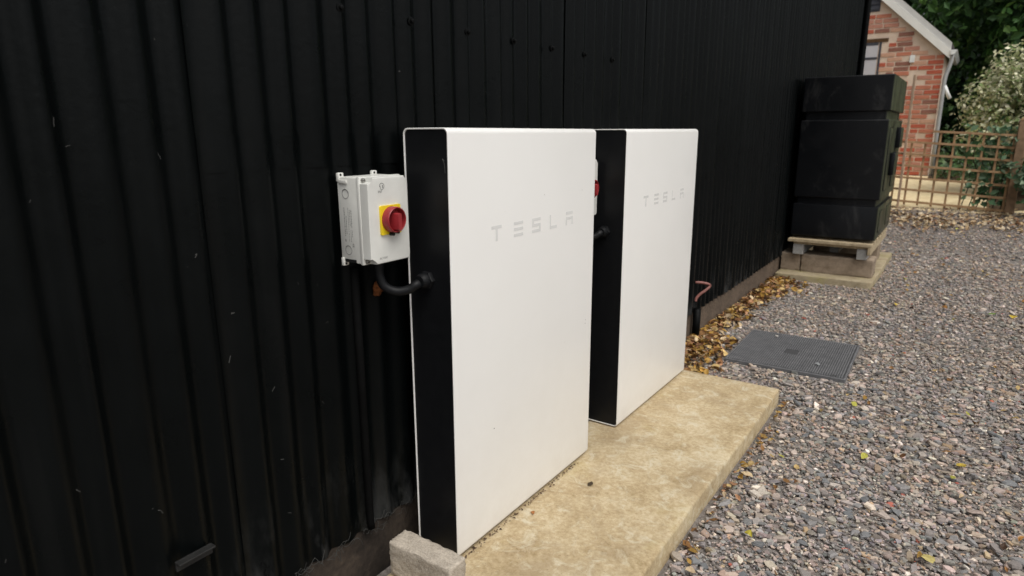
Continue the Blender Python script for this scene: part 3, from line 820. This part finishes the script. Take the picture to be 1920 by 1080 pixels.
cl = LP[rng.choice(7, n, p=[.22, .17, .14, .17, .13, .07, .10])]*rng.uniform(.6, 1.55, (n, 1))
parts = [leaf_mesh(n, np.stack([xx, yy, zz_], -1), rng.uniform(.026, .066, n), cl, 5, .55)]
# thin scatter over the yard, along the slab edge, and the drift at the foot of the trellis
n2 = 240; x2 = np.concatenate([.655+np.abs(rng.normal(0, .03, 90)), rng.uniform(.65, 2.3, 330)]); y2 = np.concatenate([rng.uniform(1.5, 2.95, 90), rng.uniform(1.3, 8.6, 330)])
ok = ~((x2 < .86) & (y2 > 3.36) & (y2 < 4.04)) & ~((x2 < .73) & (y2 > 5.6)); x2, y2 = x2[ok], y2[ok]
parts.append(leaf_mesh(len(x2), np.stack([x2, y2, g(x2, y2)+.010], -1), rng.uniform(.012, .034, len(x2)), LP[rng.choice(7, len(x2))]*rng.uniform(.6, 1.1, (len(x2), 1)), 6, .35))
x4_ = rng.uniform(.75, 2.3, 110); y4_ = rng.uniform(1.5, 8.8, 110); ok = ~((x4_ < .87) & (y4_ > 3.35) & (y4_ < 4.05)); x4_, y4_ = x4_[ok], y4_[ok]
parts.append(leaf_mesh(len(x4_), np.stack([x4_, y4_, g(x4_, y4_)+.012], -1), rng.uniform(.024, .052, len(x4_)), np.array([(.50, .36, .05), (.46, .33, .14), (.40, .20, .06), (.36, .34, .06), (.24, .13, .05)])[rng.choice(5, len(x4_))]*rng.uniform(.7, 1.15, (len(x4_), 1)), 61, .25))
n3 = 1300; x3 = rng.uniform(.35, 2.6, n3); y3 = 9.15 + rng.normal(0, .30, n3) + .12*np.sin(x3*5); 
tan = np.array([(.46, .35, .21), (.38, .26, .14), (.52, .43, .30), (.30, .17, .09), (.25, .13, .06)])
parts.append(leaf_mesh(n3, np.stack([x3, y3, g(x3, y3)+.014], -1), rng.uniform(.03, .07, n3), tan[rng.choice(5, n3, p=[.3, .25, .22, .13, .1])]*rng.uniform(.8, 1.2, (n3, 1)), 8, .4))
off = 0; VV, II, NN, CC = [], [], [], []
for v, i, nn, c in parts:
    VV.append(v); II.append(i+off); NN.append(nn); CC.append(c); off += len(v)
o = link("fallen_leaves", np_mesh("fallen_leaves", np.concatenate(VV), np.concatenate(II), np.concatenate(NN), np.concatenate(CC)), M['leaf'])
tag(o, "drift of brown and yellow autumn leaves along the barn wall", kind='stuff')
def lone_leaf(x, y, z, s, colr, label, seed, grp="single leaves lying about"):
    v, i, nn, c = leaf_mesh(1, np.array([[x, y, 0]]), np.array([s]), np.array([colr]), seed, .12, .18)
    v[:, 2] += z - v[:, 2].min()
    tag(link("leaf", np_mesh("leaf", v, i, nn, c), M['leaf']), label, "leaf", grp)
lone_leaf(1.577, 5.18, .012, .085, (.48, .34, .03), "large yellow leaf on the gravel at the far right edge", 1)
lone_leaf(1.465, 5.19, .012, .050, (.16, .26, .03), "green leaf on the gravel just left of the large yellow leaf", 2)
lone_leaf(1.296, 3.195, .012, .062, (.42, .28, .11), "tan leaf lying out on the gravel to the right of the manhole cover", 3)
lone_leaf(.700, 2.185, .012, .045, (.52, .40, .24), "pale tan leaf on the gravel against the slab edge", 4)
lone_leaf(.306, 1.747, .0606, .034, (.055, .038, .022), "dark brown curled leaf alone in the middle of the slab", 15)
lone_leaf(.238, 1.499, .0606, .024, (.34, .14, .045), "small orange leaf on the slab close to the near battery unit", 6)
lone_leaf(1.235, 1.62, .012, .060, (.26, .17, .02), "olive brown leaf on the gravel in the bottom right corner", 7)
lone_leaf(1.225, 1.82, .012, .05, (.22, .13, .02), "brown leaf on the gravel above the olive one near the right edge", 8)
lone_leaf(.80, 1.83, .012, .034, (.42, .36, .05), "small yellow green leaf on the gravel a step from the slab", 9)
lone_leaf(1.255, 2.0, .012, .05, (.50, .42, .16), "pale yellow leaf on the gravel at the lower right edge", 10)
# grime along the foot of the near unit
n4 = 150; y4 = rng.uniform(1.19, 1.85, n4); x4 = .193 + np.abs(rng.normal(0, .007, n4))
v, i, nn, c = leaf_mesh(n4, np.stack([x4, y4, np.full(n4, .0618)], -1), rng.uniform(.003, .011, n4), np.array([(.11, .07, .042)])*rng.uniform(.4, 1.8, (n4, 1)), 31, .2)
tag(link("leaf_litter", np_mesh("leaf_litter", v, i, nn, c), M['leaf']), "fine dark leaf crumbs along the foot of the near battery unit", kind='stuff')

# cobwebs along the bottom lip of the sheets
b = MB(); rs = random.Random(3)
for k in range(46):
    y = rs.uniform(.78, 1.30); z = .168 + rs.gauss(0, .010); x = rs.uniform(.000, .008)
    L = rs.uniform(.01, .06); p = [(x, y, z)]
    for q in range(4): p.append((x+rs.gauss(0, .003), y + L*(q+1)/4, z + rs.gauss(0, .005)*(q+1)*.6))
    b.tube(smooth_path(p, 3), rs.uniform(.00025, .0007), 4, cap=False)
for k in range(26):
    y = rs.uniform(.3, 1.35); z = rs.uniform(.25, 1.75); x = .003
    b.tube(smooth_path([(x, y, z), (x+.001, y+rs.gauss(0, .003), z+rs.gauss(0, .003)), (x, y+rs.gauss(0, .004), z+rs.gauss(0, .005))], 3), rs.uniform(.0003, .0011), 4, cap=False)
b.tube(smooth_path([(.1955, 1.1795, 1.138), (.190, 1.178, 1.143), (.1955, 1.1785, 1.132), (.1962, 1.180, 1.110)], 4), .0007, 5)
o = b.build("cobweb", M['cobweb']); tag(o, "dusty cobweb threads hanging on the black sheeting and its bottom lip", kind='stuff')

# ------------------------------------------------------------------ brick cottage
HY = 12.6
house = thing("brick_cottage", "red brick cottage with white bargeboards behind the trellis fence", "cottage", (-2.0, HY+3, .4))
EAVE, SL, RX = 2.36, .925, .70                      # eaves height, roof slope, right wall face
RIDGE_X = -2.0
def roof_z(x): return EAVE + SL*(RX-x)
pts = [(RX, HY, .2), (RX, HY, EAVE), (RIDGE_X, HY, roof_z(RIDGE_X)), (2*RIDGE_X-RX, HY, EAVE), (2*RIDGE_X-RX, HY, .2)]
wall = MB().prism(pts, (0, 2.0, 0)).build("wall", M['mortar'], house)
BL, BH, JT = .207, .0570, .0180
WX0, WX1, WZ0, WZ1 = -.95, -.185, 1.45, 2.575
VX0, VX1, VZ0 = -1.1, -.27, 3.05
def brick_me(L, seed):
    r_ = random.Random(seed); b = MB(); b.box(-L/2, L/2, 0, .02, -BH/2, BH/2, .004, 1)
    for v in b.bm.verts: v.co += Vector((r_.gauss(0, .0015), r_.gauss(0, .0008), r_.gauss(0, .0015)))
    bmesh.ops.recalc_face_normals(b.bm, faces=b.bm.faces[:])
    me = bpy.data.meshes.new("brick"); b.bm.to_mesh(me); b.bm.free(); return me
lib = {(L, k, c): None for L in (BL, .1025) for k in range(2) for c in range(5)}
for key in lib:
    me = brick_me(key[0], key[1]*7+1); me.materials.append(M['brick%d' % key[2]]); lib[key] = me
rb = random.Random(21); nb = 0; rows = int((4.6-.45)/(BH+JT)); rest = MB()
for r_ in range(rows):
    z = .47 + r_*(BH+JT) + BH/2
    x = RX - .002; first = True
    pattern = r_ % 2
    while x > -1.55:
        if first: L = BL if pattern else .1025
        else: L = BL if rb.random() > .22 else .1025
        first = False
        xc = x - L/2; x -= L + JT
        if z + BH/2 > roof_z(xc+L/2) - .02: continue
        if xc+L/2 > WX0-.01 and xc-L/2 < WX1+.045 and WZ0 < z < WZ1+.10:
            if xc-L/2 > WX1-.06 and WZ0 < z < WZ1+.02 and xc > WX1:
                pass
            else: continue
        if xc+L/2 > VX0 and xc-L/2 < VX1+.03 and z+BH/2 > VZ0: continue
        if rb.random() < .08: continue                    # a brick lost under slurry: only mortar shows
        key = (L, rb.randrange(2), rb.choices(range(5), (32, 28, 10, 10, 20))[0])
        visible = xc > -.75 and z < 3.35
        y = HY - rb.uniform(.005, .012)
        if visible and nb < 300:
            o = bpy.data.objects.new("brick", lib[key]); COL.objects.link(o); nb += 1
            o.location = (xc - house.location.x, y - house.location.y, z - house.location.z)
            o.rotation_euler = (rb.gauss(0, .006), rb.gauss(0, .010), rb.gauss(0, .006)); o.parent = wall
            o.matrix_parent_inverse = Matrix.Identity(4); o.location = (xc, y, z)
        else: rest.box(xc-L/2, xc+L/2, y, y+.02, z-BH/2, z+BH/2)
o = rest.build("brickwork", M['brick1'], house); tag(o, kind='stuff')
# window: frame, panes, oak lintel
wf = MB()
wf.box(WX1-.030, WX1, HY-.012, HY+.05, WZ0, WZ1).box(WX0, WX0+.045, HY-.012, HY+.05, WZ0, WZ1).box(WX0+.0455, WX1-.0455, HY-.012, HY+.05, WZ1-.04, WZ1)
win = wf.build("window", M['dark_louvre'], house)
b = MB().box(WX0+.046, WX1-.046, HY-.014, HY+.02, 2.315, 2.350).build("glazing_bar", M['dark_louvre'], house); 
MB().box(WX0+.046, WX1-.0455, HY-.008, HY+.012, WZ0, 2.314).build("pane", M['pane'], house)
MB().box(WX0+.046, WX1-.0455, HY-.008, HY+.012, 2.351, WZ1-.041).build("pane", M['pane'], house)
MB().box(WX0-.1, WX1+.09, HY-.014, HY+.03, WZ1+.004, WZ1+.060, .003).build("lintel", M['oak'], house)
lv = MB().box(VX0, VX1, HY-.010, HY+.02, VZ0, 3.75)
lv.build("louvre_panel", M['dark_louvre'], house)
for k in range(9): MB().box(VX0+.02, VX1-.02, HY-.024, HY-.011, VZ0+.03+k*.08, VZ0+.075+k*.08).build("louvre", M['dark_louvre'], house)
# white vent plate on the brickwork, dark strip standing in for the shadow at the foot
MB().box(.235, .305, HY-.026, HY-.010, 2.235, 2.345, .003).build("vent_plate", M['white_pvc'], house)
MB().box(-2.2, RX+.004, HY-.02, HY-.0005, .40, .468).build("foot_shadow_strip", M['dark_louvre'], house)
# roof, bargeboard, gutter, pipes
def slope_pt(x, dz=0): return (x, roof_z(x)+dz)
def bar(name, mat, x0, x1, lo, hi, ya, yb):
    p = [(x0, ya, roof_z(x0)+lo), (x1, ya, roof_z(x1)+lo), (x1, ya, roof_z(x1)+hi), (x0, ya, roof_z(x0)+hi)]
    return MB().prism(p, (0, yb-ya, 0)).build(name, mat, house)
bar("barge_board", M['white_wood'], RX+.075, RIDGE_X, -.035, .095, HY-.075, HY-.045)
bar("barge_cap", simple("grey_painted_board", (.60, .59, .56), .5, .4, .07, 5), RX+.075, RIDGE_X, .097, .205, HY-.060, HY-.030)
bar("roof_slope", M['roof'], RX+.10, RIDGE_X, .10, .190, HY-.0295, HY+2.1)
p = [(RIDGE_X, HY-.03, roof_z(RIDGE_X)+.10), (2*RIDGE_X-RX-.1, HY-.03, EAVE-.01), (2*RIDGE_X-RX-.1, HY-.03, EAVE+.09), (RIDGE_X, HY-.03, roof_z(RIDGE_X)+.19)]
MB().prism(p, (0, 2.1, 0)).build("roof_slope", M['roof'], house)
gt = MB(); gt.prism([(RX+.075, HY-.10, 2.315), (RX+.125, HY-.10, 2.315), (RX+.160, HY-.10, 2.385), (RX+.075, HY-.10, 2.385)], (0, 2.1, 0)); gt.build("gutter", M['white_pvc'], house)
dp = smooth_path([(RX+.098, HY-.02, 2.31), (RX+.098, HY-.02, 2.24), (RX+.080, HY-.02, 2.14), (RX+.055, HY-.02, 2.03), (RX+.045, HY-.02, 1.95)], 4) + [Vector((RX+.045, HY-.02, 1.2)), Vector((RX+.045, HY-.02, .45))]
MB().tube(dp, .029, 12).build("downpipe", M['grey_pvc'], house, smooth=True)
MB().tube([(RX+.055, HY-.02, 1.86), (RX+.10, HY-.01, 1.76), (RX+.15, HY-.01, 1.665)], .028, 12).build("branch_pipe", M['white_pvc'], house, smooth=True)

# ------------------------------------------------------------------ trellis fence
FY = 9.8
fence = thing("trellis_fence", "low brown wooden trellis fence in front of the cottage and shrub", "fence", (1.0, FY, .2))
FX0, FX1 = .22, 1.70
def drop(x): return -.058*(x-.86)
rails = [1.172, 1.028, .880, .735, .585, .435, .285]
for i, z in enumerate(rails):
    xa = .80 if i == 0 else FX0
    b = MB(); b.prism([(xa, FY, z-.0135+drop(xa)), (FX1, FY, z-.0135+drop(FX1)), (FX1, FY, z+.0135+drop(FX1)), (xa, FY, z+.0135+drop(xa))], (0, .018, 0))
    b.build("rail", M['trellis'], fence)
k = 0; x = .300
while x < FX1-.05:
    zt = 1.172 if x > .78 else 1.028
    b = MB().box(x-.012, x+.012, FY+.0185, FY+.0365, .245+drop(x)*.9, zt+.014+drop(x), .002, 1); b.build("slat", M['trellis'], fence); x += .1475
MB().box(FX1-.055, FX1+.04, FY-.03, FY+.07, .1, 1.30, .006, 1).build("post", M['post'], fence)
MB().prism([(FX1-.06, FY-.035, 1.301), (FX1+.045, FY-.035, 1.301), (FX1-.008, FY-.035, 1.345)], (0, .11, 0)).build("post_cap", M['trellis'], fence)
o = MB().box(.517, .545, FY-.035, FY-.002, .20, 1.86, .003, 1).build("wooden_stake", M['pole']); tag(o, "tall pale wooden stake rising above the left end of the trellis", "stake")

# ------------------------------------------------------------------ trees, shrub and climber
def quads(pos, size, nrm, colr, seed, asp=.6):
    """bent leaf of two quads per point, facing roughly nrm"""
    n = len(pos); rs = np.random.default_rng(seed)
    nrm = nrm + rs.normal(0, .55, (n, 3)); nrm /= np.linalg.norm(nrm, axis=1, keepdims=True)
    a = rs.normal(0, 1, (n, 3)); a -= nrm*np.sum(a*nrm, 1, keepdims=True); a /= np.linalg.norm(a, axis=1, keepdims=True)
    b = np.cross(nrm, a); s = size[:, None]
    tip = pos + a*s*.55; tail = pos - a*s*.55
    l = pos + b*s*asp*.5 + nrm*s*.10; r = pos - b*s*asp*.5 + nrm*s*.10
    V = np.stack([tail, l, tip, r], 1).reshape(-1, 3)
    base = (np.arange(n)*4)[:, None]; pat = np.array([0, 2, 1, 0, 3, 2])
    return V, (base+pat[None]).ravel(), np.full(n*2, 3), np.repeat(colr[:, None], 4, 1).reshape(-1, 3)
def crown(centres, radii, per, size, pal_, pr, seed, squash=.8):
    rs = np.random.default_rng(seed); PS, NS, CS = [], [], []
    for c, r in zip(centres, radii):
        n = int(per*r*r)
        d = rs.normal(0, 1, (n, 3)); d /= np.linalg.norm(d, axis=1, keepdims=True)
        rr = r*np.clip(rs.normal(.86, .17, n), .2, 1.2)[:, None]
        p = c + d*rr*np.array([1, 1, squash])
        tone = rs.uniform(.75, 1.25)
        PS.append(p); NS.append(d*.8+np.array([0, 0, .5])); CS.append(np.array(pal_)[rs.choice(len(pal_), n, p=pr)]*tone*rs.uniform(.7, 1.35, (n, 1)))
    pos = np.concatenate(PS); return quads(pos, rs.uniform(.7, 1.4, len(pos))*size, np.concatenate(NS), np.concatenate(CS), seed+1)
def tree(name, label, base, h, spread, nb_, per, size, pal_, pr, seed, low=.25, rmin=.45, rmax=1.0, cat="tree", group=None):
    T = thing(name, label, cat, base, group)
    rs = np.random.default_rng(seed); b0 = np.array(base, float)
    cs, rr = [], []
    tb_ = MB()
    tp = [b0+np.array([0, 0, -.2]), b0+np.array([.05, 0, h*.25]), b0+np.array([-.08, .1, h*.55]), b0+np.array([.1, 0, h*.85])]
    tb_.tube(smooth_path(tp, 4), list(np.linspace(.045*h, .012*h, 13)), 9)
    for k in range(nb_):
        f = low + (1-low)*rs.random(); a = rs.uniform(0, 2*math.pi); wr = spread*(1-.55*abs(f-.55)/.45)*math.sqrt(rs.random())
        c = b0 + np.array([math.cos(a)*wr, math.sin(a)*wr, h*f]); cs.append(c); rr.append(rs.uniform(rmin, rmax))
        if k % 3 == 0:
            s = b0 + np.array([0, 0, h*f*.7]); tb_.tube([tuple(s), tuple((s+c)/2+np.array([0, 0, .1])), tuple(c)], [.010*h, .006*h, .002*h], 5)
    tb_.build("trunk", M['bark'], T, smooth=True)
    v, i, n, c = crown(cs, rr, per, size, pal_, pr, seed)
    o = link("crown", np_mesh("crown", v, i, n, c), M['foliage']); child(o, T)
    return T
DARK = [(.030, .074, .020), (.056, .132, .034), (.092, .205, .045), (.17, .30, .075)]
gz = lambda x, y: float(g(x, y))
tree("tree", "dark dense tree behind the cottage roof at its right side", (2.2, 16.5, gz(2.2, 16.5)), 7.0, 2.3, 46, 900, .16, DARK, [.4, .32, .2, .08], 41, .16, .5, .95)
tree("tree", "dark green tree rising straight above the variegated shrub", (4.6, 15.5, gz(4.6, 15.5)), 6.5, 2.2, 44, 900, .15, DARK, [.34, .34, .22, .10], 42, .12, .5, .9)
tree("tree", "big dark tree whose crown shows above the cottage eaves", (.6, 20.5, gz(.6, 20.5)), 8.5, 3.0, 48, 620, .20, DARK, [.42, .34, .18, .06], 43, .14, .6, 1.2)
tree("tree", "dark tree standing farthest back between the other trees", (4.0, 21.0, gz(4, 21)), 9.0, 3.6, 56, 560, .22, DARK, [.5, .3, .15, .05], 44, .08, .7, 1.3)
tree("tree", "tall dark tree behind everything, closing the gap above the cottage roof", (1.6, 25.5, gz(1.6, 25.5)), 11.0, 4.4, 64, 420, .26, DARK, [.5, .3, .15, .05], 45, .06, .8, 1.5)
VAR = [(.58, .58, .38), (.42, .46, .24), (.20, .28, .10), (.08, .13, .045), (.72, .70, .52)]
shrub = thing("variegated_shrub", "rounded cream and green variegated shrub leaning over the trellis fence", "shrub", (2.15, 10.9, gz(2, 10.9)))
rs = np.random.default_rng(9); cs = []; rr = []
for k in range(84):
    d = rs.normal(0, 1, 3); d /= np.linalg.norm(d); f = rs.uniform(.45, .95)
    c = np.array([2.12, 11.0, 1.40]) + d*np.array([1.06, .62, .98])*f*.92
    if c[2] < .98 and c[0] < 1.80: continue
    cs.append(c); rr.append(rs.uniform(.20, .34))
v, i, n, c = crown(cs, rr, 3300, .058, VAR, [.34, .26, .13, .05, .22], 10, .95)
o = link("foliage", np_mesh("foliage", v, i, n, c), M['foliage']); child(o, shrub)
cs = [np.array([2.2, 11.15, 1.35])+rs.normal(0, .2, 3) for _ in range(14)]; 
v, i, n, c = crown(cs, [.42]*14, 420, .085, DARK, [.4, .3, .2, .1], 12); o = link("inner_foliage", np_mesh("inner_foliage", v, i, n, c), M['foliage']); child(o, shrub)
b = MB()
for k in range(7):
    a = k*.9; b.tube(smooth_path([(2.15+.05*math.cos(a), 10.95+.05*math.sin(a), .2), (2.15+.2*math.cos(a), 10.95+.15*math.sin(a), .8), (2.12+.5*math.cos(a), 11+.35*math.sin(a), 1.5)], 4), [.03]*3+[.022]*3+[.012]*3, 6)
b.build("stem", M['bark'], shrub, smooth=True)
# leafy climber tangled in the right half of the trellis
cl_ = thing("climbing_plant", "green climber with broad leaves growing through the right half of the trellis", "climber", (1.45, FY+.12, .2))
rs = np.random.default_rng(14); n = 300
x = rs.normal(1.47, .15, n); z = rs.uniform(.30, 1.25, n); y = FY + .10 + rs.normal(0, .07, n)
GR = np.array([(.05, .12, .05), (.08, .17, .08), (.12, .20, .11), (.03, .08, .035), (.30, .34, .20)])
v, i, nn, c = quads(np.stack([x, y, z], -1), rs.uniform(.05, .11, n), np.tile(np.array([[0, -1., .4]]), (n, 1)), GR[rs.choice(5, n, p=[.3, .25, .2, .15, .1])]*rs.uniform(.7, 1.3, (n, 1)), 15, .7)
o = link("foliage", np_mesh("foliage", v, i, nn, c), M['foliage']); child(o, cl_)
b = MB()
for k in range(6):
    xa = 1.2+.08*k; b.tube(smooth_path([(xa, FY+.09, .22), (xa+.06, FY+.10, .6), (xa-.03, FY+.09, .9), (xa+.07, FY+.10, 1.2)], 4), .006, 5)
b.build("stem", M['bark'], cl_, smooth=True)
fs = thing("leafy_bush", "glossy green bush at the right edge, before the fence post", "bush", (1.95, 9.62, .2))
rs = np.random.default_rng(17); cs = [np.array([1.95, 9.60, .62])+rs.normal(0, 1, 3)*np.array([.10, .06, .20]) for _ in range(9)]
v, i, nn, c = crown(cs, [.16]*9, 1900, .085, [(.05, .11, .05), (.09, .17, .09), (.20, .27, .17), (.03, .06, .03)], [.3, .3, .2, .2], 18)
o = link("foliage", np_mesh("foliage", v, i, nn, c), M['foliage']); child(o, fs)
b = MB()
for k in range(5): b.tube([(1.95, 9.62, .15), (1.90+.03*k, 9.60, .5), (1.85+.05*k, 9.6, .8)], [.012, .008, .004], 5)
b.build("stem", M['bark'], fs, smooth=True)
# under-growth closing the view below the crowns, far behind
rs = np.random.default_rng(23); n = 16000
x = rs.uniform(-2, 14, n); y = rs.uniform(18, 25, n); z = g(x, y) + np.abs(rs.normal(0, 1, n))*1.1
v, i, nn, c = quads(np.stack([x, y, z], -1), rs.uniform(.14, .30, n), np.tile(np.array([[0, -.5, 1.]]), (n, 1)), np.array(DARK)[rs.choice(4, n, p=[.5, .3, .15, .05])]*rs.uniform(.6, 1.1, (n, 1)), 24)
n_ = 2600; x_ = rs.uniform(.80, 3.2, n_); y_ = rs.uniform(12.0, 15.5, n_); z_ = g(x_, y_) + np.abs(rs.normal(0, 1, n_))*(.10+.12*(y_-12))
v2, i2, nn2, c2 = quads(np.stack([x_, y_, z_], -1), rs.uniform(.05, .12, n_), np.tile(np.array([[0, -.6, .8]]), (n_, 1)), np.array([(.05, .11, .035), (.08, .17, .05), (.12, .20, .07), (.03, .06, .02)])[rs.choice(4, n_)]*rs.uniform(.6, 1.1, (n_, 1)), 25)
i2 = i2 + len(v); v = np.concatenate([v, v2]); i = np.concatenate([i, i2]); nn = np.concatenate([nn, nn2]); c = np.concatenate([c, c2])
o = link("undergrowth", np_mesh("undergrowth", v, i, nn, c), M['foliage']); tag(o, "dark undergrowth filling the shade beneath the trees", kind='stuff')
